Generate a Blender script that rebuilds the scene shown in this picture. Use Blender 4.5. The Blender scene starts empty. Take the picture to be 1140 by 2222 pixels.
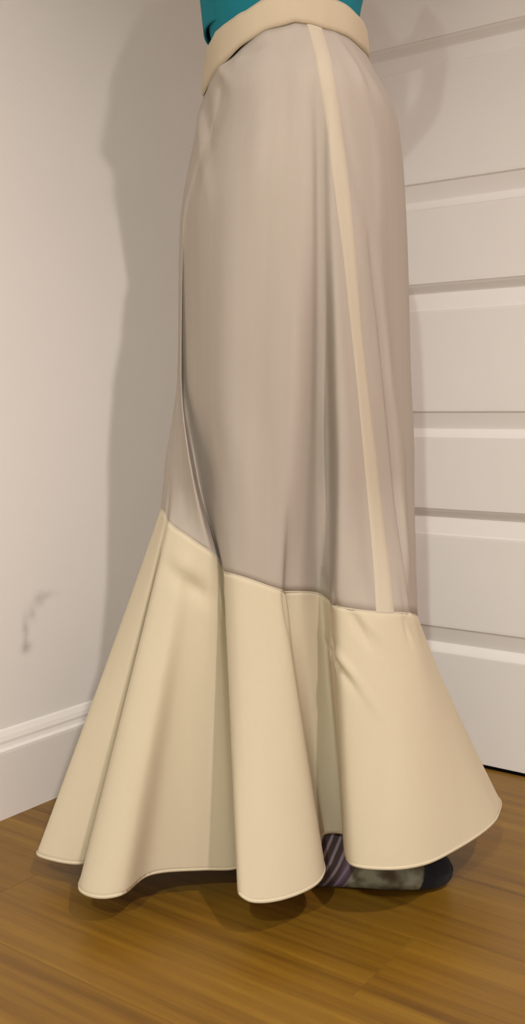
import bpy, bmesh, math, random
import numpy as np
from mathutils import Vector, Matrix

random.seed(4)
SC = bpy.context.scene
COL = SC.collection
PI = math.pi

# ------------------------------------------------------------------ camera
FPX, CAM_H = 2155.0, 0.57                      # focal length in pixels of the 1140x2222 frame, eye height
TH = math.atan(211 / 2155.0)                   # downward pitch
cam = bpy.data.cameras.new('camera')
cam.sensor_fit = 'VERTICAL'
cam.sensor_height = 24.0
cam.lens = FPX / 2222.0 * 24.0
cam.clip_start = 0.02
cam_o = bpy.data.objects.new('camera', cam)
COL.objects.link(cam_o)
cam_o.location = (0, 0, CAM_H)
cam_o.rotation_euler = (PI / 2 - TH, 0, 0)
SC.camera = cam_o

# ------------------------------------------------------------------ room frame
PHI = math.radians(35.5)
CORNER = Vector((-0.03685, 1.84474, 0))        # where left wall, door wall and floor meet
ROOM = Matrix.Translation(CORNER) @ Matrix.Rotation(-PHI, 4, 'Z')   # local x along door wall, local -y into the room
RU, RV, RH = 3.0, 3.7, 2.42                    # room width, depth, height


def room_pt(x, y, z):
    return ROOM @ Vector((x, y, z))


# ------------------------------------------------------------------ light, world, exposure
W = bpy.data.worlds.new('world')
SC.world = W
W.use_nodes = True
W.node_tree.nodes['Background'].inputs[0].default_value = (0.9, 0.95, 1.0, 1)
W.node_tree.nodes['Background'].inputs[1].default_value = 0.02
SC.view_settings.view_transform = 'Standard'
SC.view_settings.look = 'None'
SC.view_settings.exposure = 0.0
SC.view_settings.gamma = 1.0
SC.view_settings.use_curve_mapping = False
# two ceiling lamps: x, y in the room frame, power, colour
LAMP_SPOTS = [(2.10, -1.62, 120.0, (1.0, 0.865, 0.82), 70, .4),
              (1.69, -3.15, 158.0, (0.91, 0.985, 0.87), 78, .5)]     # last two: half cone angle, edge softness


# ------------------------------------------------------------------ helpers
def link(o, parent=None):
    COL.objects.link(o)
    if parent is not None:
        o.parent = parent
    return o


def obj_from(name, verts, faces, mat=None, parent=None, smooth=False):
    me = bpy.data.meshes.new(name)
    me.from_pydata([tuple(v) for v in verts], [], faces)
    me.update()
    if mat:
        me.materials.append(mat)
    if smooth:
        me.polygons.foreach_set('use_smooth', [True] * len(me.polygons))
    return link(bpy.data.objects.new(name, me), parent)


def obj_bm(name, bm, mat=None, parent=None, smooth=False):
    me = bpy.data.meshes.new(name)
    bm.normal_update()
    bm.to_mesh(me)
    bm.free()
    if mat:
        me.materials.append(mat)
    if smooth:
        me.polygons.foreach_set('use_smooth', [True] * len(me.polygons))
    return link(bpy.data.objects.new(name, me), parent)


def add_box(bm, x0, x1, y0, y1, z0, z1, bev=0.0):
    r = bmesh.ops.create_cube(bm, size=1.0)
    vs = r['verts']
    for v in vs:
        v.co = Vector((x0 + (v.co.x + .5) * (x1 - x0), y0 + (v.co.y + .5) * (y1 - y0), z0 + (v.co.z + .5) * (z1 - z0)))
    if bev > 0:
        es = list({e for v in vs for e in v.link_edges})
        bmesh.ops.bevel(bm, geom=es, offset=bev, segments=2, affect='EDGES', profile=.6)
    return vs


def struct(o):
    o['kind'] = 'structure'
    return o


def tag(o, label, cat=None, group=None):
    o['label'] = label
    if cat:
        o['category'] = cat
    if group:
        o['group'] = group
    return o


def in_room(o):
    o.matrix_world = ROOM
    return o


# ------------------------------------------------------------------ materials
def new_mat(name):
    m = bpy.data.materials.new(name)
    m.use_nodes = True
    nt = m.node_tree
    return m, nt, nt.nodes['Principled BSDF']


def node(nt, t, **kw):
    n = nt.nodes.new(t)
    for k, v in kw.items():
        setattr(n, k, v)
    return n


def noise(nt, vec, scale, detail=3.0, rough=.55):
    n = node(nt, 'ShaderNodeTexNoise')
    n.inputs['Scale'].default_value = scale
    n.inputs['Detail'].default_value = detail
    n.inputs['Roughness'].default_value = rough
    if vec is not None:
        nt.links.new(vec, n.inputs['Vector'])
    return n.outputs['Fac']


def ramp(nt, fac, stops):
    r = node(nt, 'ShaderNodeValToRGB')
    el = r.color_ramp.elements
    while len(el) < len(stops):
        el.new(.5)
    for e, (p, c) in zip(el, stops):
        e.position = p
        e.color = (*c, 1)
    nt.links.new(fac, r.inputs[0])
    return r.outputs[0]


def mix(nt, fac, a, b, mode='MIX'):
    n = node(nt, 'ShaderNodeMix', data_type='RGBA', blend_type=mode)
    for sock, v in ((0, fac), (6, a), (7, b)):
        if hasattr(v, 'is_output'):
            nt.links.new(v, n.inputs[sock])
        elif isinstance(v, (int, float)):
            n.inputs[sock].default_value = v
        else:
            n.inputs[sock].default_value = (*v, 1)
    return n.outputs[2]


def mathn(nt, op, a, b=0.0, c=None):
    n = node(nt, 'ShaderNodeMath', operation=op)
    for i, v in enumerate((a, b, c)):
        if v is None:
            continue
        if hasattr(v, 'is_output'):
            nt.links.new(v, n.inputs[i])
        else:
            n.inputs[i].default_value = v
    return n.outputs[0]


def objco(nt, scale=(1, 1, 1), rot=(0, 0, 0), loc=(0, 0, 0)):
    tc = node(nt, 'ShaderNodeTexCoord')
    mp = node(nt, 'ShaderNodeMapping')
    mp.inputs['Scale'].default_value = scale
    mp.inputs['Rotation'].default_value = rot
    mp.inputs['Location'].default_value = loc
    nt.links.new(tc.outputs['Object'], mp.inputs['Vector'])
    return mp.outputs[0]


def bump(nt, bs, h, strength, dist):
    b = node(nt, 'ShaderNodeBump')
    b.inputs['Strength'].default_value = strength
    b.inputs['Distance'].default_value = dist
    nt.links.new(h, b.inputs['Height'])
    nt.links.new(b.outputs[0], bs.inputs['Normal'])


def paint(name, col, rough=.55, relief=.12, scuffs=False):
    m, nt, bs = new_mat(name)
    co = objco(nt)
    c = mix(nt, noise(nt, co, 3.0), [x * .97 for x in col], [min(1, x * 1.03) for x in col])
    if scuffs:   # faint grey scuffs low on the wall
        tot = None
        for (y, z, sy, sz, a) in SCUFFS:
            p = node(nt, 'ShaderNodeSeparateXYZ')
            nt.links.new(co, p.inputs[0])
            dy = mathn(nt, 'DIVIDE', mathn(nt, 'SUBTRACT', p.outputs[1], y), sy)
            dz = mathn(nt, 'DIVIDE', mathn(nt, 'SUBTRACT', p.outputs[2], z), sz)
            d = mathn(nt, 'ADD', mathn(nt, 'MULTIPLY', dy, dy), mathn(nt, 'MULTIPLY', dz, dz))
            g = mathn(nt, 'MULTIPLY', mathn(nt, 'EXPONENT', mathn(nt, 'MULTIPLY', d, -1.0)), a)
            tot = g if tot is None else mathn(nt, 'ADD', tot, g)
        tot = mathn(nt, 'MULTIPLY', tot, mathn(nt, 'MULTIPLY', noise(nt, co, 60.0), 1.7))
        c = mix(nt, tot, c, (0.25, 0.22, 0.22))
    nt.links.new(c, bs.inputs['Base Color'])
    bs.inputs['Roughness'].default_value = rough
    bump(nt, bs, noise(nt, co, 160.0, 4.0), relief, .002)
    return m


SCUFFS = [(-0.527, 0.234, .009, .008, .55), (-0.528, 0.262, .006, .022, .42), (-0.515, 0.283, .007, .012, .3),
          (-0.500, 0.301, .010, .010, .35), (-0.483, 0.305, .016, .006, .22)]
M_WALL = paint('wall_paint', (.83, .795, .78), .75, .15)
M_WALL_L = paint('wall_paint_scuffed', (.83, .795, .78), .75, .15, True)
M_CEIL = paint('ceiling_paint', (.80, .78, .74), .8, .15)
M_TRIM = paint('trim_gloss_paint', (.84, .80, .78), .4, .03)
M_DOOR = paint('door_paint', (.82, .785, .775), .45, .04)


def wood(name):
    m, nt, bs = new_mat(name)
    oi = node(nt, 'ShaderNodeObjectInfo')
    tc = node(nt, 'ShaderNodeTexCoord')
    off = node(nt, 'ShaderNodeVectorMath', operation='SCALE')
    off.inputs[0].default_value = (17, 9, 5)
    nt.links.new(oi.outputs['Random'], off.inputs['Scale'])
    ad = node(nt, 'ShaderNodeVectorMath', operation='ADD')
    nt.links.new(tc.outputs['Object'], ad.inputs[0])
    nt.links.new(off.outputs[0], ad.inputs[1])

    def stretched(sx, sy):
        mp = node(nt, 'ShaderNodeMapping')
        mp.inputs['Scale'].default_value = (sx, sy, 1)
        nt.links.new(ad.outputs[0], mp.inputs['Vector'])
        return mp.outputs[0]
    g1 = noise(nt, stretched(1.5, 40), 1.0, 5, .65)
    g2 = noise(nt, stretched(5, 130), 1.0, 3, .6)
    g3 = noise(nt, stretched(1.0, 4), 1.0, 2, .5)
    c = ramp(nt, g1, [(.30, (.10, .045, .004)), (.44, (.225, .115, .009)), (.56, (.30, .16, .014)), (.72, (.40, .235, .022))])
    c = mix(nt, mathn(nt, 'MULTIPLY', g2, .65), c, (.14, .06, .005))
    c = mix(nt, mathn(nt, 'MULTIPLY', g3, .35), c, (.22, .095, .008))
    t = ramp(nt, oi.outputs['Random'], [(0, (.97, .97, .97)), (1, (1.02, 1.02, 1.02))])
    c = mix(nt, 1.0, c, t, 'MULTIPLY')
    nt.links.new(c, bs.inputs['Base Color'])
    bs.inputs['Roughness'].default_value = .42
    bump(nt, bs, g2, .12, .001)
    return m


M_WOOD = wood('oak_plank')
m, nt, bs = new_mat('floor_underlay')
bs.inputs['Base Color'].default_value = (.05, .025, .01, 1)
nt.links.new(ramp(nt, noise(nt, objco(nt), 30.0), [(0, (.04, .02, .008)), (1, (.07, .035, .012))]), bs.inputs['Base Color'])
M_UNDER = m


def cloth(name, col_a, col_b, transl, tcol, weave=900.0, streak=.5, rough=.85):
    """Woven cotton: long soft streaks down the cloth, a fine weave, and some light passing through."""
    m, nt, bs = new_mat(name)
    s = noise(nt, objco(nt, (55, 55, 2.2)), 1.0, 3, .6)
    b = noise(nt, objco(nt, (5, 5, 2.5)), 1.0, 2, .5)
    f = mathn(nt, 'ADD', mathn(nt, 'MULTIPLY', s, streak), mathn(nt, 'MULTIPLY', b, 1 - streak))
    c = ramp(nt, f, [(.32, col_a), (.68, col_b)])
    nt.links.new(c, bs.inputs['Base Color'])
    bs.inputs['Roughness'].default_value = rough
    bs.inputs['Specular IOR Level'].default_value = .2
    w = noise(nt, objco(nt, (1, 1, .35)), weave, 2, .5)
    bump(nt, bs, mathn(nt, 'ADD', w, mathn(nt, 'MULTIPLY', s, 2.0)), .18, .0006)
    if transl > 0:
        tr = node(nt, 'ShaderNodeBsdfTranslucent')
        tr.inputs[0].default_value = (*tcol, 1)
        ms = node(nt, 'ShaderNodeMixShader')
        ms.inputs[0].default_value = transl
        nt.links.new(bs.outputs[0], ms.inputs[1])
        nt.links.new(tr.outputs[0], ms.inputs[2])
        nt.links.new(ms.outputs[0], nt.nodes['Material Output'].inputs[0])
    return m


M_SHEER = cloth('thin_cotton', (.495, .435, .39), (.55, .485, .43), .20, (.6, .52, .42), streak=.5)
M_CREAM = cloth('lined_cream_cotton', (.61, .53, .40), (.65, .565, .43), .05, (.75, .62, .42), streak=.25)
M_SEAM = cloth('doubled_cream_cotton', (.535, .46, .37), (.575, .50, .405), .05, (.75, .62, .42), streak=.3)
M_BAND = cloth('waistband_cotton', (.52, .435, .325), (.565, .475, .35), .03, (.75, .6, .4), streak=.3)
M_TEAL = cloth('teal_jersey', (.008, .165, .22), (.012, .205, .27), .0, (0, 0, 0), 500, .3)
M_HEM = cloth('hem_cotton', (.66, .58, .44), (.70, .62, .48), .03, (.75, .62, .42), streak=.2)

m, nt, bs = new_mat('skin')
nt.links.new(ramp(nt, noise(nt, objco(nt), 25.0), [(.3, (.60, .36, .26)), (.7, (.68, .42, .31))]), bs.inputs['Base Color'])
bs.inputs['Roughness'].default_value = .55
M_SKIN = m
m, nt, bs = new_mat('brown_hair')
nt.links.new(ramp(nt, noise(nt, objco(nt, (60, 60, 6)), 1.0), [(.3, (.05, .028, .015)), (.7, (.12, .07, .04))]), bs.inputs['Base Color'])
bs.inputs['Roughness'].default_value = .5
M_HAIR = m
m, nt, bs = new_mat('eye_white')
nt.links.new(ramp(nt, noise(nt, objco(nt), 40.0), [(0, (.75, .72, .7)), (1, (.82, .8, .78))]), bs.inputs['Base Color'])
bs.inputs['Roughness'].default_value = .2
M_EYE = m
m, nt, bs = new_mat('lip')
nt.links.new(ramp(nt, noise(nt, objco(nt), 80.0), [(0, (.48, .2, .17)), (1, (.56, .25, .21))]), bs.inputs['Base Color'])
M_LIP = m


def sock_mat():
    """Knit bands along the foot: dark brown with mauve stripes at heel and instep, mottled grey-green midfoot."""
    m, nt, bs = new_mat('striped_sock_knit')
    p = node(nt, 'ShaderNodeSeparateXYZ')
    co = objco(nt)
    nt.links.new(co, p.inputs[0])
    # diagonal stripe coordinate: leans back with height
    d = mathn(nt, 'ADD', mathn(nt, 'ADD', p.outputs[0], mathn(nt, 'MULTIPLY', p.outputs[2], -.55)),
              mathn(nt, 'MULTIPLY', noise(nt, co, 20.0), .004))
    st = mathn(nt, 'SINE', mathn(nt, 'MULTIPLY', d, 2 * PI / .0115))
    stripes = ramp(nt, mathn(nt, 'MULTIPLY_ADD', st, .5, .5), [(.45, (.05, .03, .032)), (.7, (.10, .07, .08)), (.93, (.23, .18, .215))])
    mott = ramp(nt, noise(nt, co, 38.0, 2, .5), [(.38, (.075, .055, .035)), (.5, (.15, .14, .095)), (.62, (.27, .28, .215))])
    x = mathn(nt, 'ADD', p.outputs[0], mathn(nt, 'MULTIPLY', p.outputs[2], -.35))
    f = ramp(nt, mathn(nt, 'MULTIPLY_ADD', x, 4.0, .4), [(.775, (0, 0, 0)), (.80, (1, 1, 1))])
    purple = ramp(nt, mathn(nt, 'MULTIPLY_ADD', x, 4.0, .4), [(.72, (0, 0, 0)), (.75, (1, 1, 1)), (.785, (0, 0, 0))])
    c = mix(nt, f, stripes, mott)
    c = mix(nt, mathn(nt, 'MULTIPLY', purple, .6), c, (.16, .11, .2))
    nt.links.new(c, bs.inputs['Base Color'])
    bs.inputs['Roughness'].default_value = .95
    bump(nt, bs, noise(nt, co, 700.0), .4, .001)
    return m


M_SOCK = sock_mat()
m, nt, bs = new_mat('navy_sock_toe_knit')
nt.links.new(ramp(nt, noise(nt, objco(nt), 300.0), [(.3, (.004, .0045, .008)), (.7, (.010, .011, .018))]), bs.inputs['Base Color'])
bs.inputs['Roughness'].default_value = .95
M_TOE = m
m, nt, bs = new_mat('lamp_glass')
nt.links.new(ramp(nt, noise(nt, objco(nt), 8.0), [(0, (.85, .82, .75)), (1, (.9, .87, .8))]), bs.inputs['Base Color'])
bs.inputs['Emission Color'].default_value = (1, .85, .7, 1)
bs.inputs['Emission Strength'].default_value = 2.0
M_GLASS = m
m, nt, bs = new_mat('brushed_metal')
nt.links.new(ramp(nt, noise(nt, objco(nt, (4, 90, 90)), 1.0), [(0, (.5, .49, .47)), (1, (.62, .6, .57))]), bs.inputs['Base Color'])
bs.inputs['Metallic'].default_value = 1
bs.inputs['Roughness'].default_value = .35
M_METAL = m

# ------------------------------------------------------------------ room shell
floor = struct(in_room(obj_bm('floor', (lambda b: (add_box(b, -.1, RU + .1, -RV - .1, .1, -.06, -.0125), b)[1])(bmesh.new()), M_UNDER)))
PW, PL, GAP = .135, 1.22, .0003
plank_meshes = {}
row = 0
y = 0.0
while y > -RV - .001:
    x = -PL * ((row * .37) % 1.0)
    while x < RU:
        x0, x1 = max(x, 0.0), min(x + PL, RU)
        if x1 - x0 > .02:
            key = round(x1 - x0, 3)
            if key not in plank_meshes:
                b = bmesh.new()
                add_box(b, 0, x1 - x0 - GAP, -PW + GAP, 0, -.0124, 0, 0)
                es = [e for e in b.edges if all(v.co.z > -.001 for v in e.verts)]
                bmesh.ops.bevel(b, geom=es, offset=.0002, segments=1, affect='EDGES')
                me = bpy.data.meshes.new('plank')
                b.to_mesh(me)
                b.free()
                me.materials.append(M_WOOD)
                plank_meshes[key] = me
            o = link(bpy.data.objects.new('plank', plank_meshes[key]), floor)
            o.location = (x0, y, 0)
        x += PL
    y -= PW
    row += 1

T = .12
b = bmesh.new(); add_box(b, -T, 0, -RV - T, T, -.05, RH)
struct(in_room(obj_bm('wall_left', b, M_WALL_L)))
b = bmesh.new(); add_box(b, RU, RU + T, -RV - T, T, -.05, RH)
struct(in_room(obj_bm('wall_right', b, M_WALL)))
b = bmesh.new(); add_box(b, -T, RU + T, -RV - T, -RV, -.05, RH)
struct(in_room(obj_bm('wall_front', b, M_WALL)))
DX0, DX1, DH = .095, .857, 2.03               # door leaf edges and height
b = bmesh.new()
add_box(b, 0, DX0 - .012, 0, T, -.05, RH)
add_box(b, DX1 + .012, RU, 0, T, -.05, RH)
add_box(b, DX0 - .012, DX1 + .012, 0, T, DH + .012, RH)
struct(in_room(obj_bm('wall_back', b, M_WALL)))
b = bmesh.new(); add_box(b, -T, RU + T, -RV - T, T, RH, RH + .1)
struct(in_room(obj_bm('ceiling', b, M_CEIL)))


def extrude_profile(bm, prof, p0, p1):
    """prof: list of (out, z); swept from p0 to p1 (2D points in the room frame), 'out' to the left of the direction."""
    d = (Vector(p1) - Vector(p0)).normalized()
    nrm = Vector((-d.y, d.x))
    ra, rb = [], []
    for (o_, z_) in prof:
        ra.append(bm.verts.new((p0[0] + nrm.x * o_, p0[1] + nrm.y * o_, z_)))
        rb.append(bm.verts.new((p1[0] + nrm.x * o_, p1[1] + nrm.y * o_, z_)))
    n = len(prof)
    for i in range(n):
        j = (i + 1) % n
        bm.faces.new((ra[i], ra[j], rb[j], rb[i]))
    bm.faces.new(ra[::-1])
    bm.faces.new(rb)
    bmesh.ops.recalc_face_normals(bm, faces=bm.faces)


BASE = [(0, 0), (.016, 0), (.016, .094), (.0155, .098), (.011, .101), (.0095, .106), (.0095, .110), (.007, .116),
        (.003, .1225), (0, .1245)]
b = bmesh.new(); extrude_profile(b, BASE, (0, -RV), (0, 0)); 
for v in b.verts:
    v.co.x = abs(v.co.x)
struct(in_room(obj_bm('baseboard_left', b, M_TRIM)))
b = bmesh.new(); extrude_profile(b, BASE, (DX1 + .085, 0), (RU, 0))
for v in b.verts:
    v.co.y = -abs(v.co.y)
struct(in_room(obj_bm('baseboard_back', b, M_TRIM)))
b = bmesh.new(); extrude_profile(b, BASE, (RU, -RV), (RU, 0))
for v in b.verts:
    v.co.x = RU - abs(v.co.x - RU)
struct(in_room(obj_bm('baseboard_right', b, M_TRIM)))
# door casing
b = bmesh.new()
add_box(b, DX0 - .075, DX0 - .006, -.015, .0, 0, DH + .075, .003)
add_box(b, DX1 + .006, DX1 + .075, -.015, .0, 0, DH + .075, .003)
add_box(b, DX0 - .0055, DX1 + .0055, -.0145, .0, DH + .006, DH + .0745, .003)
add_box(b, DX0 - .011, DX0 - .004, 0, T, 0, DH + .011)
add_box(b, DX1 + .004, DX1 + .011, 0, T, 0, DH + .011)
struct(in_room(obj_bm('trim_1', b, M_TRIM)))

# panelled door: leaf core with two stiles, six rails, five raised panels
PANELS = [(.180, .417), (.533, .780), (.898, 1.160), (1.278, 1.530), (1.648, 1.900)]
ST = .10
b = bmesh.new(); add_box(b, DX0 + .002, DX1 - .002, .0125, .038, .005, DH)
door = struct(in_room(obj_bm('door_1', b, M_DOOR)))
for (x0, x1) in ((DX0 + .002, DX0 + ST), (DX1 - ST, DX1 - .002)):
    b = bmesh.new(); add_box(b, x0, x1, 0, .0124, .005, DH, .0012)
    obj_bm('stile', b, M_DOOR, door)
edges = [.005] + [z for p in PANELS for z in p] + [DH]
for i in range(0, len(edges), 2):
    b = bmesh.new(); add_box(b, DX0 + ST + .0003, DX1 - ST - .0003, 0, .0124, edges[i], edges[i + 1], .0012)
    obj_bm('rail', b, M_DOOR, door)
for (z0, z1) in PANELS:      # moulding slopes in, then bevel rises to a raised field
    b = bmesh.new()
    X0, X1 = DX0 + ST, DX1 - ST
    rings = []
    for (ins, dep) in ((0, .0005), (.004, .003), (.012, .0095), (.0145, .011), (.017, .0105), (.040, .004), (.0425, .0015), (.046, .0012)):
        rings.append([b.verts.new((X0 + ins, dep, z0 + ins)), b.verts.new((X1 - ins, dep, z0 + ins)),
                      b.verts.new((X1 - ins, dep, z1 - ins)), b.verts.new((X0 + ins, dep, z1 - ins))])
    for r0, r1 in zip(rings, rings[1:]):
        for i in range(4):
            j = (i + 1) % 4
            b.faces.new((r0[i], r0[j], r1[j], r1[i]))
    b.faces.new(rings[-1])
    obj_bm('panel', b, M_DOOR, door)
b = bmesh.new()
rr = [(.0, .027), (.006, .027), (.008, .012), (.03, .011), (.036, .02), (.046, .027), (.056, .026), (.064, .018), (.067, .0)]
prev = None
for (o_, r) in rr:
    ring = [b.verts.new((DX1 - .05 + r * math.cos(a * PI / 10), -o_, .99 + r * math.sin(a * PI / 10))) for a in range(20)]
    if prev:
        for i in range(20):
            b.faces.new((prev[i], prev[(i + 1) % 20], ring[(i + 1) % 20], ring[i]))
    prev = ring
bmesh.ops.remove_doubles(b, verts=b.verts, dist=1e-5)
bmesh.ops.recalc_face_normals(b, faces=b.faces)
tag(obj_bm('door_knob', b, M_METAL, door, True), 'round metal knob')

# ceiling lamps: rose, glass dish and the light itself
for i, (lx, ly, pw, lc, cone, soft) in enumerate(LAMP_SPOTS):
    lo = bpy.data.objects.new('ceiling_lamp', None)
    link(lo)
    lo.matrix_world = Matrix.Translation(room_pt(lx, ly, RH))
    tag(lo, ['round flush glass ceiling lamp near the panelled door', 'round flush glass ceiling lamp behind the viewer'][i], 'lamp', 'ceiling lamps')
    for nm, prof, mt in (('lamp_base', [(.11, 0), (.11, -.02), (.10, -.025), (0, -.025)], M_METAL),
                         ('lamp_shade', [(.098, -.026), (.095, -.04), (.075, -.056), (.04, -.066), (0, -.069)], M_GLASS)):
        b = bmesh.new()
        prev = None
        for (r, z) in prof:
            ring = [b.verts.new((r * math.cos(a * PI / 16), r * math.sin(a * PI / 16), z)) for a in range(32)]
            if prev:
                for k in range(32):
                    b.faces.new((prev[k], prev[(k + 1) % 32], ring[(k + 1) % 32], ring[k]))
            prev = ring
        bmesh.ops.remove_doubles(b, verts=b.verts, dist=1e-5)
        bmesh.ops.recalc_face_normals(b, faces=b.faces)
        obj_bm(nm, b, mt, lo, True)
    L = bpy.data.lights.new('lamp_bulb', 'SPOT')
    L.spot_size = math.radians(cone * 2)
    L.spot_blend = soft
    L.energy = pw
    L.color = lc
    L.shadow_soft_size = .04
    link(bpy.data.objects.new('lamp_bulb', L), lo).location = (0, 0, -.125)

# ------------------------------------------------------------------ person
CT, STH = math.cos(TH), math.sin(TH)


def at_depth(px, py, Y):
    """World point seen at a photo pixel, at distance Y ahead of the viewer: used to read sizes off the photograph."""
    a, bb = (px - 570) / FPX, -(py - 1111) / FPX
    r = (a, CT + bb * STH, -STH + bb * CT)
    t = Y / r[1]
    return np.array([r[0] * t, Y, CAM_H + r[2] * t])


def at_height(px, py, z):
    a, bb = (px - 570) / FPX, -(py - 1111) / FPX
    r = (a, CT + bb * STH, -STH + bb * CT)
    t = (z - CAM_H) / r[2]
    return np.array([r[0] * t, r[1] * t, z])


def x_at(px, Y, z):
    return (px - 570) / FPX * (Y * CT + (CAM_H - z) * STH)


# skirt: 26 drape lines over the near side (left = back of the wearer) and 8 over the far side
PXT = {   # drape-line positions at: waist, z .92, .80, .62, .50, seam
    'w':   [443, 444, 446, 449, 453, 457, 462, 467, 473, 480, 488, 500, 520, 545, 580, 600, 612, 625, 640, 655, 665, 675, 700, 750, 775, 797],
    .92:   [428, 430, 433, 436, 440, 444, 449, 454, 461, 468, 477, 490, 510, 540, 585, 625, 640, 668, 688, 700, 712, 722, 742, 790, 824, 866],
    .80:   [391, 391.5, 392, 393, 394, 395, 396, 397, 398.5, 401, 405, 413, 430, 500, 590, 640, 655, 676, 690, 703, 720, 738, 765, 815, 830, 883],
    .62:   [386, 386.5, 387, 387.5, 388, 388.5, 389.5, 391, 393, 397, 402, 420, 446, 492, 585, 620, 640, 672, 690, 710, 735, 760, 800, 848, 855, 892],
    .50:   [358, 362, 367, 372, 378, 388, 398, 408, 418, 423, 428, 450, 484, 525, 590, 615, 630, 665, 688, 712, 740, 775, 824, 875, 880, 899],
}
HALF = {'w': (1.255, .120), .92: (1.27, .175), .80: (1.275, .195), .62: (1.275, .195), .50: (1.275, .195)}   # centre Y, half depth
DIP = {   # how far drape lines fall back from the smooth outline (metres)
    'w': {}, .92: {9: .002, 10: .006, 11: .004, 17: .001, 18: .003, 19: .002},
    .80: {9: .006, 10: .012, 11: .013, 12: .004, 16: .002, 17: .005, 18: .013, 19: .010},
    .62: {7: -.006, 8: -.010, 9: .014, 10: .022, 11: .022, 12: .010, 17: .014, 18: .030, 19: .030, 20: -.001, 21: -.002, 23: -.003, 24: .012},
    .50: {7: -.008, 8: -.014, 9: .024, 10: .042, 11: .038, 12: .012, 16: .002, 17: .018, 18: .036, 19: .038, 20: -.002, 21: -.004, 23: -.003, 24: .016},
}
WAIST_Y = [(443, 205), (462, 165), (479, 145), (523, 100), (575, 66), (641, 48), (680, 54), (764, 83), (797, 127)]
NB = 8
BACK_T = np.linspace(0, PI, NB + 2)[1:-1]


def near_ring(key):
    px = np.array(PXT[key], float)
    Yc, B = HALF[key]
    mid, half = (px[0] + px[-1]) / 2, (px[-1] - px[0]) / 2
    t = np.clip((px - mid) / half, -1, 1)
    Y = Yc - B * np.power(np.maximum(0, 1 - np.abs(t) ** 2.3), .5)
    for k, d in DIP[key].items():
        Y[k] += d
    return px, Y, Yc, B


def close_ring(pts, Yc, B, folds=0.0):
    a, c = pts[-1], pts[0]
    mx, hx = (a[0] + c[0]) / 2, (a[0] - c[0]) / 2
    out = list(pts)
    for i, t in enumerate(BACK_T):
        q = (1 - math.cos(t)) / 2
        s = 1 + folds * (1 if i % 2 == 0 else -1)
        out.append(np.array([mx + hx * math.cos(t) * s, (a[1] * (1 - q) + c[1] * q) + B * math.sin(t) * s, a[2] * (1 - q) + c[2] * q]))
    return np.array(out)


rings = []
px, Y, Yc, B = near_ring('w')
wy = np.interp(px, [p[0] for p in WAIST_Y], [p[1] for p in WAIST_Y])
waist_near = [at_depth(a, c, d) for a, c, d in zip(px, wy, Y)]
WAIST = close_ring(waist_near, Yc, B)
rings.append(WAIST)
for z in (.92, .80, .62, .50):
    px, Y, Yc, B = near_ring(z)
    rings.append(close_ring([np.array([x_at(a, d, z), d, z]) for a, d in zip(px, Y)], Yc, B))
SEAM_PX = [(350, 1105, 1.250), (356, 1108, 1.215), (361, 1118, 1.19), (365, 1130, 1.186), (368, 1133, 1.158), (380, 1145, 1.148),
           (405, 1162, 1.136), (430, 1180, 1.130), (456, 1197, 1.128), (471, 1209, 1.134), (484, 1226, 1.143), (489, 1242, 1.113),
           (508, 1247, 1.094), (540, 1257, 1.085), (588, 1274, 1.080), (610, 1281, 1.083), (617, 1284, 1.100), (650, 1284, 1.106),
           (696, 1290, 1.134), (716, 1306, 1.116), (735, 1317, 1.078), (785, 1325, 1.073), (838, 1329, 1.082), (893, 1331, 1.110),
           (899, 1333, 1.155), (905, 1338, 1.215)]
SEAM = close_ring([at_depth(*p) for p in SEAM_PX], 1.275, .19)
rings.append(SEAM)
rings = np.array(rings)                          # level x line x 3
HEM_PX = [(80, 1853, .035), (112, 1868, .035), (180, 1875, .035), (212, 1845, .036), (172, 1933, .042), (212, 1950, .042), (262, 1944, .043),
          (325, 1900, .045), (440, 1889, .040), (500, 1888, .038), (530, 1882, .038), (520, 1943, .060), (545, 1958, .055), (605, 1955, .055),
          (684, 1923, .058), (705, 1893, .062), (697, 1850, .066), (705, 1811, .070), (748, 1811, .074), (748, 1850, .078), (768, 1880, .080), (850, 1888, .080),
          (920, 1878, .080), (985, 1848, .080), (1062, 1797, .080), (1083, 1768, .080)]
hem_near = [at_height(*p) for p in HEM_PX]
HEM = close_ring(hem_near, 1.29, .15, .10)


def crom(P, sub, closed=True):
    """Centripetal Catmull-Rom through P (n x 3), sub points per span."""
    n = len(P)
    out = []
    for i in range(n if closed else n - 1):
        if closed:
            p0, p1, p2, p3 = P[(i - 1) % n], P[i], P[(i + 1) % n], P[(i + 2) % n]
        else:
            p0, p1, p2, p3 = P[max(i - 1, 0)], P[i], P[i + 1], P[min(i + 2, n - 1)]
        d1 = max(np.linalg.norm(p2 - p1), 1e-6) ** .5
        d0 = max(np.linalg.norm(p1 - p0), 1e-6) ** .5 if np.linalg.norm(p1 - p0) > 1e-9 else d1
        d2 = max(np.linalg.norm(p3 - p2), 1e-6) ** .5 if np.linalg.norm(p3 - p2) > 1e-9 else d1
        m1 = (p2 - p1) + d1 * ((p1 - p0) / d0 - (p2 - p0) / (d0 + d1))
        m2 = (p2 - p1) + d1 * ((p3 - p2) / d2 - (p3 - p1) / (d1 + d2))
        for s in range(sub):
            t = s / sub
            out.append((2 * t ** 3 - 3 * t ** 2 + 1) * p1 + (t ** 3 - 2 * t ** 2 + t) * m1 + (-2 * t ** 3 + 3 * t ** 2) * p2 + (t ** 3 - t ** 2) * m2)
    if not closed:
        out.append(P[-1])
    return np.array(out)


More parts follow.
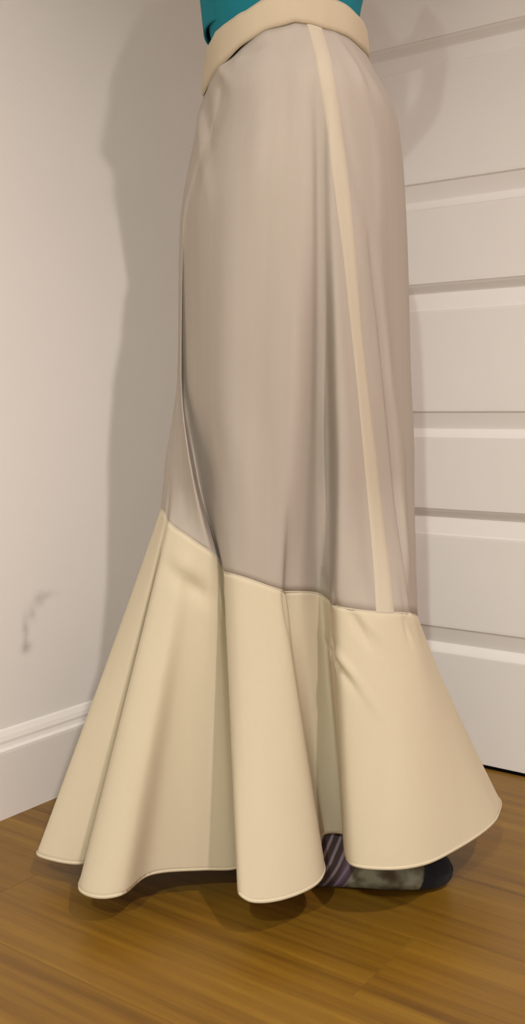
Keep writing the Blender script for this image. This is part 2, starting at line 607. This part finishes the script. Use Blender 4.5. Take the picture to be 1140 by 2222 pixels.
def pchip(xs, ys, xq):
    xs, ys = np.asarray(xs, float), np.asarray(ys, float)
    h = np.diff(xs)
    d = np.diff(ys, axis=0) / h[:, None, None]
    m_ = np.zeros_like(ys)
    for i in range(1, len(xs) - 1):
        a, c = d[i - 1], d[i]
        w1, w2 = 2 * h[i] + h[i - 1], h[i] + 2 * h[i - 1]
        ok = (a * c) > 0
        with np.errstate(divide='ignore', invalid='ignore'):
            hm = (w1 + w2) / (w1 / np.where(ok, a, 1) + w2 / np.where(ok, c, 1))
        m_[i] = np.where(ok, hm, 0)
    m_[0], m_[-1] = d[0], d[-1]
    out = []
    for q in xq:
        i = min(max(np.searchsorted(xs, q) - 1, 0), len(xs) - 2)
        t = (q - xs[i]) / h[i]
        out.append((2 * t ** 3 - 3 * t ** 2 + 1) * ys[i] + (t ** 3 - 2 * t ** 2 + t) * h[i] * m_[i] + (-2 * t ** 3 + 3 * t ** 2) * ys[i + 1] + (t ** 3 - t ** 2) * h[i] * m_[i + 1])
    return np.array(out)


SUB = 14
VL = [0, .14, .32, .60, .80, 1.0]
upper_c = pchip(VL, rings, np.linspace(0, 1, 71))
UPPER = np.array([crom(r, SUB) for r in upper_c])            # rows x cols x 3
seam_f, hem_f = crom(SEAM, SUB), crom(HEM, SUB)
wv = np.linspace(0, 1, 61)
FL = []
for w in wv:
    e = w ** 1.03
    p = seam_f * (1 - w) + hem_f * w
    p[:, :2] = seam_f[:, :2] * (1 - e) + hem_f[:, :2] * e
    FL.append(p)
FL = np.array(FL)


def grid_normals(G):
    du = np.roll(G, -1, 1) - np.roll(G, 1, 1)
    dv = np.gradient(G, axis=0)
    n = np.cross(du, dv)
    return n / np.maximum(np.linalg.norm(n, axis=2, keepdims=True), 1e-9)


def crease(G, items):
    """items: (px, py, Y, angle, length, width, depth): short gathered folds and drag lines, pressed along the surface normal."""
    N = grid_normals(G)
    ctr = np.array([.05, 1.275])
    flip = np.sign(N[..., 0] * (G[..., 0] - ctr[0]) + N[..., 1] * (G[..., 1] - ctr[1]))
    N = N * flip[..., None]
    D = np.zeros(G.shape[:2])
    for (a, c, Yd, ang, ln, wd, dp) in items:
        p = at_depth(a, c, Yd)
        dx, dz = G[..., 0] - p[0], G[..., 2] - p[2]
        ca, sa = math.cos(math.radians(ang)), math.sin(math.radians(ang))
        s, t = (dx * ca + dz * sa) / ln, (-dx * sa + dz * ca) / wd
        D += dp * np.exp(-s * s - t * t) * (G[..., 1] < 1.26)
    return G + N * D[..., None]


random.seed(11)
SEAM_GATHERS = [(895, 1365, 1.12, -65, .022, .0035, -.004), (880, 1362, 1.11, -75, .018, .003, -.003),
                (775, 1350, 1.09, -60, .022, .0045, -.004), (800, 1352, 1.09, -50, .02, .004, .002),
                (752, 1452, 1.11, -50, .030, .005, -.005), (770, 1470, 1.11, -50, .028, .005, .004), (745, 1425, 1.11, -50, .025, .004, .0035),
                (412, 1272, 1.12, -38, .026, .010, -.009), (400, 1240, 1.12, -50, .020, .012, .003),
                (620, 1300, 1.09, -84, .03, .004, -.003)]
UPPER_GATHERS = [(821, 605, 1.10, -81, .05, .0035, -.005), (838, 715, 1.10, -81, .05, .0035, -.007), (849, 810, 1.10, -81, .05, .0035, -.008),
                 (861, 905, 1.10, -82, .05, .0035, -.008), (872, 1000, 1.10, -83, .05, .0035, -.008), (881, 1095, 1.11, -83, .05, .0035, -.008),
                 (889, 1190, 1.11, -83, .05, .0035, -.008), (897, 1285, 1.12, -83, .04, .0035, -.007),
                 (540, 118, 1.16, 8, .02, .007, -.006), (490, 180, 1.19, -70, .02, .006, .004), (520, 150, 1.17, 30, .02, .006, .003),
                 (445, 330, 1.22, -82, .06, .005, .004), (455, 300, 1.21, -84, .05, .005, -.004),
                 (780, 190, 1.16, -62, .05, .006, .005), (805, 250, 1.17, -66, .05, .005, -.003), (835, 260, 1.19, -60, .04, .006, .004),
                 (750, 300, 1.12, -78, .07, .006, -.003), (560, 300, 1.1, 88, .10, .012, .003), (620, 260, 1.1, 88, .08, .012, -.003),
                 (895, 1312, 1.12, -70, .018, .003, -.003), (880, 1310, 1.11, -75, .016, .003, -.003),
                 (715, 1290, 1.09, -60, .022, .004, -.003), (790, 560, 1.09, -82, .12, .010, .003), (500, 700, 1.1, 88, .16, .02, .004),
                 (580, 640, 1.09, 89, .2, .024, -.002), (630, 900, 1.08, 89, .16, .02, .003), (545, 1000, 1.08, 88, .14, .022, -.002),
                 (760, 1000, 1.08, -83, .13, .012, .003), (800, 1200, 1.08, -80, .08, .014, -.004)]
edge = UPPER[-1].copy()
UPPER = crease(UPPER, UPPER_GATHERS)
FL = crease(FL, SEAM_GATHERS)
FL[0] = UPPER[-1]                      # flounce starts on the skirt's lower edge


def grid_obj(name, G, mat, parent, closed=True, thick=.0):
    r, c = G.shape[:2]
    faces = []
    for i in range(r - 1):
        for j in range(c if closed else c - 1):
            k = (j + 1) % c
            faces.append((i * c + j, (i + 1) * c + j, (i + 1) * c + k, i * c + k))
    o = obj_from(name, G.reshape(-1, 3), faces, mat, parent, True)
    if thick:
        md = o.modifiers.new('thickness', 'SOLIDIFY')
        md.thickness = thick
        md.offset = 0
    return o


# ---- body: one continuous skinned surface, feet on the floor
BX, BY = .035, 1.285
person = bpy.data.objects.new('person', None)
link(person)
tag(person, 'person standing side-on in a long cream flounced skirt, teal top and striped socks', 'person')
VERT, EDGE, RAD = [], [], []


def bv(p, r, frm=None):
    VERT.append(p)
    RAD.append(r)
    if frm is not None:
        EDGE.append((frm, len(VERT) - 1))
    return len(VERT) - 1


root = bv((BX, BY, .93), (.092, .12))
spine = bv((BX - .006, BY, 1.03), (.042, .092), root)
ribs = bv((BX - .010, BY, 1.14), (.075, .118), spine)
chest = bv((BX - .01, BY, 1.27), (.095, .12), ribs)
coll = bv((BX - .015, BY, 1.35), (.06, .075), chest)
neck = bv((BX - .005, BY, 1.40), (.045, .045), coll)
jaw = bv((BX + .015, BY, 1.47), (.062, .056), neck)
skull = bv((BX + .005, BY, 1.55), (.088, .072), jaw)
crown = bv((BX, BY, 1.61), (.055, .05), skull)
nose = bv((BX + .105, BY, 1.515), (.010, .009), skull)
for s in (-1, 1):
    ear = bv((BX - .002, BY + s * .078, 1.52), (.012, .008), skull)
    sh = bv((BX - .015, BY + s * .155, 1.325), (.048, .046), coll)
    el = bv((BX - .03, BY + s * .212, 1.19), (.036, .036), sh)
    wr = bv((BX + .125, BY + s * .120, 1.225), (.023, .021), el)
    pl = bv((BX + .145, BY + s * .06, 1.25), (.027, .016), wr)
    for q, (ln, dz) in enumerate(((.070, .024), (.080, .008), (.074, -.008), (.058, -.023))):   # fingers laid over the chest
        k1 = bv((BX + .155, BY + s * .028, 1.258 + dz), (.009, .009), pl)
        k2 = bv((BX + .158, BY + s * (.028 - ln * .45), 1.266 + dz * 1.1), (.008, .008), k1)
        bv((BX + .150, BY + s * (.028 - ln * .9), 1.272 + dz * 1.15), (.0065, .0065), k2)
    t1 = bv((BX + .150, BY + s * .055, 1.283), (.010, .010), pl)
    bv((BX + .152, BY + s * .035, 1.308), (.008, .008), t1)
    hip = bv((BX, BY + s * .082, .86), (.088, .076), root)
    knee = bv((BX + .012, BY + s * .092, .475), (.052, .050), hip)
    calf = bv((BX - .012, BY + s * .098, .33), (.050, .046), knee)
    ank = bv((.022, BY + s * .110, .085), (.024, .024), calf)
    arch = bv((.085, BY + s * .110, .040), (.020, .026), ank)
    ball = bv((.150, BY + s * .112, .026), (.018, .030), arch)
    bv((.205, BY + s * .112, .024), (.017, .028), ball)
me = bpy.data.meshes.new('body')
me.from_pydata(VERT, EDGE, [])
me.materials.append(M_SKIN)
body = link(bpy.data.objects.new('body', me), person)
sk = body.modifiers.new('skin', 'SKIN')
sk.use_smooth_shade = True
for i, r in enumerate(RAD):
    me.skin_vertices[0].data[i].radius = r
me.skin_vertices[0].data[root].use_root = True
ss = body.modifiers.new('sub', 'SUBSURF')
ss.levels = ss.render_levels = 2
dg = bpy.context.evaluated_depsgraph_get()
me2 = bpy.data.meshes.new_from_object(body.evaluated_get(dg))
body.modifiers.clear()
body.data = me2
me2.polygons.foreach_set('use_smooth', [True] * len(me2.polygons))


def ellipsoid(bm, c, r, seg=16):
    q = bmesh.ops.create_uvsphere(bm, u_segments=seg, v_segments=seg // 2, radius=1)
    for v in q['verts']:
        v.co = Vector((c[0] + v.co.x * r[0], c[1] + v.co.y * r[1], c[2] + v.co.z * r[2]))


for s in (-1, 1):
    b = bmesh.new(); ellipsoid(b, (BX + .076, BY + s * .031, 1.537), (.011, .014, .009))
    eye = obj_bm('eye', b, M_EYE, person, True)
    b = bmesh.new(); ellipsoid(b, (BX + .0835, BY + s * .0315, 1.537), (.004, .0055, .0055), 12)
    tag(obj_bm('iris', b, M_HAIR, eye, True), 'brown iris')
b = bmesh.new(); ellipsoid(b, (BX + .072, BY, 1.478), (.010, .022, .005)); ellipsoid(b, (BX + .070, BY, 1.470), (.010, .018, .005))
obj_bm('mouth', b, M_LIP, person, True)
b = bmesh.new(); ellipsoid(b, (BX - .018, BY, 1.565), (.102, .088, .092), 28); ellipsoid(b, (BX - .105, BY, 1.52), (.045, .05, .05), 20)
for v in b.verts:
    v.co.x += .004 * math.sin(v.co.y * 160 + v.co.z * 40)
obj_bm('hair', b, M_HAIR, person, True)

# ---- skirt
skirt = grid_obj('skirt', UPPER, M_SHEER, person, True, .0007)
skirt['label'] = 'thin single-layer skirt panels in pale greyed cream'
fl = grid_obj('flounce', FL, M_CREAM, skirt, True, .0012)
fl['label'] = 'deep fluted flounce of opaque cream cotton'


def tube(name, path, r, mat, parent, closed=True, seg=8, squash=1.0):
    P = np.asarray(path)
    n = len(P)
    vs, fs = [], []
    for i in range(n):
        t = P[(i + 1) % n] - P[i - 1] if closed else P[min(i + 1, n - 1)] - P[max(i - 1, 0)]
        t = t / max(np.linalg.norm(t), 1e-9)
        a = np.cross(t, (0, 0, 1.0)); a /= max(np.linalg.norm(a), 1e-9)
        u = np.cross(a, t)
        for k in range(seg):
            q = 2 * PI * k / seg
            vs.append(P[i] + a * (r * math.cos(q)) + u * (r * squash * math.sin(q)))
    for i in range(n if closed else n - 1):
        for k in range(seg):
            j = (i + 1) % n
            fs.append((i * seg + k, i * seg + (k + 1) % seg, j * seg + (k + 1) % seg, j * seg + k))
    return obj_from(name, vs, fs, mat, parent, True)


tube('hem', FL[-1][::2] + np.array([0, 0, .002]), .0008, M_HEM, skirt, True, 8, 2.4)
# seam line where flounce joins
tube('flounce_seam', FL[0][::2], .0009, M_SEAM, skirt, True, 6, 1.4)


def strip_on(G, path, mat, name, parent, half_w, lift=.0012):
    """A narrow tape following a drape line given by (row, column) floats on grid G."""
    N = grid_normals(G)
    flip = np.sign(N[..., 0] * (G[..., 0] - .05) + N[..., 1] * (G[..., 1] - 1.275))
    N = N * flip[..., None]

    def smp(A, r, c):
        r0, c0 = int(min(r, A.shape[0] - 1.001)), int(c)
        fr, fc = r - r0, c - c0
        c1 = (c0 + 1) % A.shape[1]
        return (A[r0, c0] * (1 - fc) + A[r0, c1] * fc) * (1 - fr) + (A[r0 + 1, c0] * (1 - fc) + A[r0 + 1, c1] * fc) * fr
    rows = []
    for (r, c, hw) in path:
        rows.append([smp(G, r, c + k * hw) + smp(N, r, c) * (lift if abs(k) < .99 else 0) for k in (-1, -.9, -.45, 0, .45, .9, 1)])
    return grid_obj(name, np.array(rows), mat, parent, False)


# the side seam's folded allowance: runs from the waistband down to the flounce
proj_cache = {}


def px_of(P):
    d = P - np.array([0, 0, CAM_H])
    z = d[..., 1] * CT - d[..., 2] * STH
    return 570 + FPX * d[..., 0] / z, 1111 - FPX * (d[..., 1] * STH + d[..., 2] * CT) / z


UX, UY = px_of(UPPER[:, :26 * SUB - SUB + 1])
SEAM_LINE = [(48, 664, 698), (120, 684, 718), (250, 704, 740), (400, 724, 758), (560, 745, 773), (700, 760, 784), (850, 776, 800),
             (1000, 790, 818), (1150, 804, 836), (1250, 812, 848), (1330, 816, 856)]
pth = []
for r in range(0, UPPER.shape[0]):
    row_x, row_y = UX[r], UY[r]
    c = 20 * SUB
    for _ in range(3):
        yy = np.interp(c, np.arange(len(row_y)), row_y)
        xa, xb = (np.interp(yy, [q[0] for q in SEAM_LINE], [q[i] for q in SEAM_LINE]) for i in (1, 2))
        seg = slice(12 * SUB, 25 * SUB)
        mono = np.maximum.accumulate(row_x[seg])
        ca = np.interp(xa, mono, np.arange(12 * SUB, 25 * SUB))
        cb = np.interp(xb, mono, np.arange(12 * SUB, 25 * SUB))
        c = (ca + cb) / 2
    pth.append((r, c, max((cb - ca) / 2, .2)))
tp = strip_on(UPPER, pth, M_SEAM, 'seam_tape', skirt, 1)
tp['label'] = 'warmer cream doubled seam strip down the side'

# ---- waistband
wn = crom(WAIST, SUB)
ctr = np.array([.045, 1.255])
rows = []
rad = wn[:, :2] - ctr
rad = rad / np.linalg.norm(rad, axis=1, keepdims=True)
hgt = .036 + .022 * np.clip((-.02 - wn[:, 0]) / .06, 0, 1)
for k, (h, off) in enumerate(((-.02, .0005), (0, .0026), (.15, .0034), (.5, .0036), (.85, .0030), (1.0, .0015), (.98, -.0005), (.5, -.0008), (0, -.0008))):
    p = wn.copy()
    p[:, 2] += hgt * h
    p[:, :2] += rad * off - rad * (np.clip(h, 0, 1) * hgt * .10)[:, None]
    rows.append(p)
band = grid_obj('waistband', np.array(rows), M_BAND, skirt, True)
band['label'] = 'warm cream waistband'

# ---- teal top, tucked in at the front, tail hanging out at the back
rows = []
nA = 72
for i, z in enumerate(np.linspace(1.03, 1.385, 40)):
    t = (z - 1.03) / .355
    hw = np.interp(z, [1.0, 1.06, 1.14, 1.27, 1.34, 1.385], [.080, .090, .110, .118, .088, .062])
    hd = np.interp(z, [1.0, 1.06, 1.14, 1.27, 1.34, 1.385], [.108, .117, .140, .172, .140, .07])
    cx = BX + np.interp(z, [1.0, 1.1, 1.27, 1.385], [-.006, -.006, -.006, -.012])
    rw = []
    for k in range(nA):
        a = 2 * PI * k / nA
        back = max(0, -math.cos(a)) ** 6
        flare = back * (np.interp(z, [1.03, 1.05, 1.10, 1.16], [.0, .0, .004, 0]))
        w = 1 + .012 * math.sin(5 * a + 9 * z) * (1 - t)
        rw.append(np.array([cx + (hw * w + flare) * math.cos(a), BY - .02 * (1 - t) + hd * w * math.sin(a), z - .045 * (1 - t) ** 3 * (.5 - .5 * math.cos(a))]))
    rows.append(rw)
top = grid_obj('top', np.array(rows), M_TEAL, person, True, .0012)
top['label'] = 'teal jersey top tucked into the waistband'
tail_rows = []                        # the loose tail at the small of the back
for z0 in np.linspace(0, 1, 12):
    rw = []
    for q in np.linspace(-1, 1, 17):
        p0 = at_depth(436 + 16 * z0, 0 + 84 * z0 + 6 * math.sin(3 * q), 1.262)
        rw.append(np.array([p0[0] + .035 * q * q - .004 * (1 - q * q) * z0, 1.262 + .07 * q, p0[2] + .004 * math.cos(2 * q)]))
    tail_rows.append(rw)
grid_obj('top_tail', np.array(tail_rows), M_TEAL, top, False, .003)
for s in (-1, 1):                     # short sleeves
    A, Bp = np.array([BX - .012, BY + s * .13, 1.335]), np.array([BX - .025, BY + s * .195, 1.23])
    vs = []
    ax = (Bp - A) / np.linalg.norm(Bp - A)
    u = np.cross(ax, (1, 0, 0)); u /= np.linalg.norm(u)
    v_ = np.cross(ax, u)
    G = [[A + (Bp - A) * t + (u * math.cos(q) + v_ * math.sin(q)) * (.062 - .008 * t) for q in np.linspace(0, 2 * PI, 24, endpoint=False)] for t in np.linspace(0, 1, 8)]
    grid_obj('sleeve', np.array(G), M_TEAL, top, True, .0015)

# ---- socks
FOOT = [  # x along the foot, half width, sole z, top z
    (-.022, .012, .012, .045), (-.016, .024, .004, .060), (.0, .031, .0005, .082), (.022, .034, .0005, .098), (.048, .034, .0005, .094),
    (.075, .035, .0005, .082), (.105, .038, .0005, .070), (.135, .042, .0005, .060), (.165, .044, .0005, .051), (.190, .042, .001, .045),
    (.208, .037, .002, .040), (.222, .028, .005, .034), (.231, .015, .010, .026), (.233, .004, .014, .020)]


def foot_ring(x, hw, z0, z1, yo, grow=0.0, n=28):
    zc, hz = (z0 + z1) / 2, (z1 - z0) / 2
    out = []
    for k in range(n):
        a = 2 * PI * k / n
        c, s = math.cos(a), math.sin(a)
        e = .72 if s < 0 else 1.0
        yy = (abs(c) ** (e)) * (1 if c >= 0 else -1) * (hw + grow)
        zz = zc + (hz + (grow if s > 0 else 0)) * (abs(s) ** (.75 if s < 0 else 1.1)) * (1 if s >= 0 else -1)
        yy *= 1 - .35 * max(0, s) * (1 if x < .15 else .6)
        out.append(np.array([x, yo + yy, zz]))
    return out


def make_sock(yo, ax):
    P = np.array(FOOT)
    xs = np.linspace(P[0, 0], P[-1, 0], 60)
    full = np.array([foot_ring(x, *(np.interp(x, P[:, 0], P[:, i]) for i in (1, 2, 3)), 0) for x in xs])
    cut = int(np.searchsorted(xs, .188))
    lo = np.array([0, yo, 0])
    s = grid_obj('sock', full[:cut + 2], M_SOCK, person, True)
    s.location = lo
    r, c = full[:cut + 2].shape[:2]
    b = bmesh.new(); b.from_mesh(s.data); b.verts.ensure_lookup_table()
    b.faces.new([b.verts[k] for k in range(c)])
    # leg tube of the sock
    prev = None
    for z, rx, ry, cx in ((.050, .041, .033, .022), (.085, .041, .037, .028), (.12, .042, .042, .026), (.18, .049, .048, .022), (.24, .058, .055, .018)):
        ring = [b.verts.new((cx + rx * math.cos(a * PI / 12), ry * math.sin(a * PI / 12), z)) for a in range(24)]
        if prev:
            for i in range(24):
                f = b.faces.new((prev[i], prev[(i + 1) % 24], ring[(i + 1) % 24], ring[i]))
                f.smooth = True
        prev = ring
    b.to_mesh(s.data); b.free()
    s['label'] = 'dark sock with mauve stripes and mottled grey-green foot'
    toe = full[cut:].copy()
    # toe cap sits a hair proud of the knit, its edge slanting like the stripes
    mid = toe.mean(axis=(0, 1))
    toe[:, :, 1] *= 1.03
    toe[:, :, 2] = (toe[:, :, 2] - .001) * 1.02 + .001
    toe[0, :, 0] += (toe[0, :, 2] - .02) * .30
    toe[1, :, 0] += (toe[1, :, 2] - .02) * .15
    t = grid_obj('toe_cap', toe, M_TOE, s, True)
    b = bmesh.new(); b.from_mesh(t.data); b.verts.ensure_lookup_table()
    n = len(b.verts)
    b.faces.new([b.verts[k] for k in range(n - c, n)])
    b.to_mesh(t.data); b.free()
    t['label'] = 'navy toe'
    return s


make_sock(1.168, 0)
make_sock(1.395, 0)
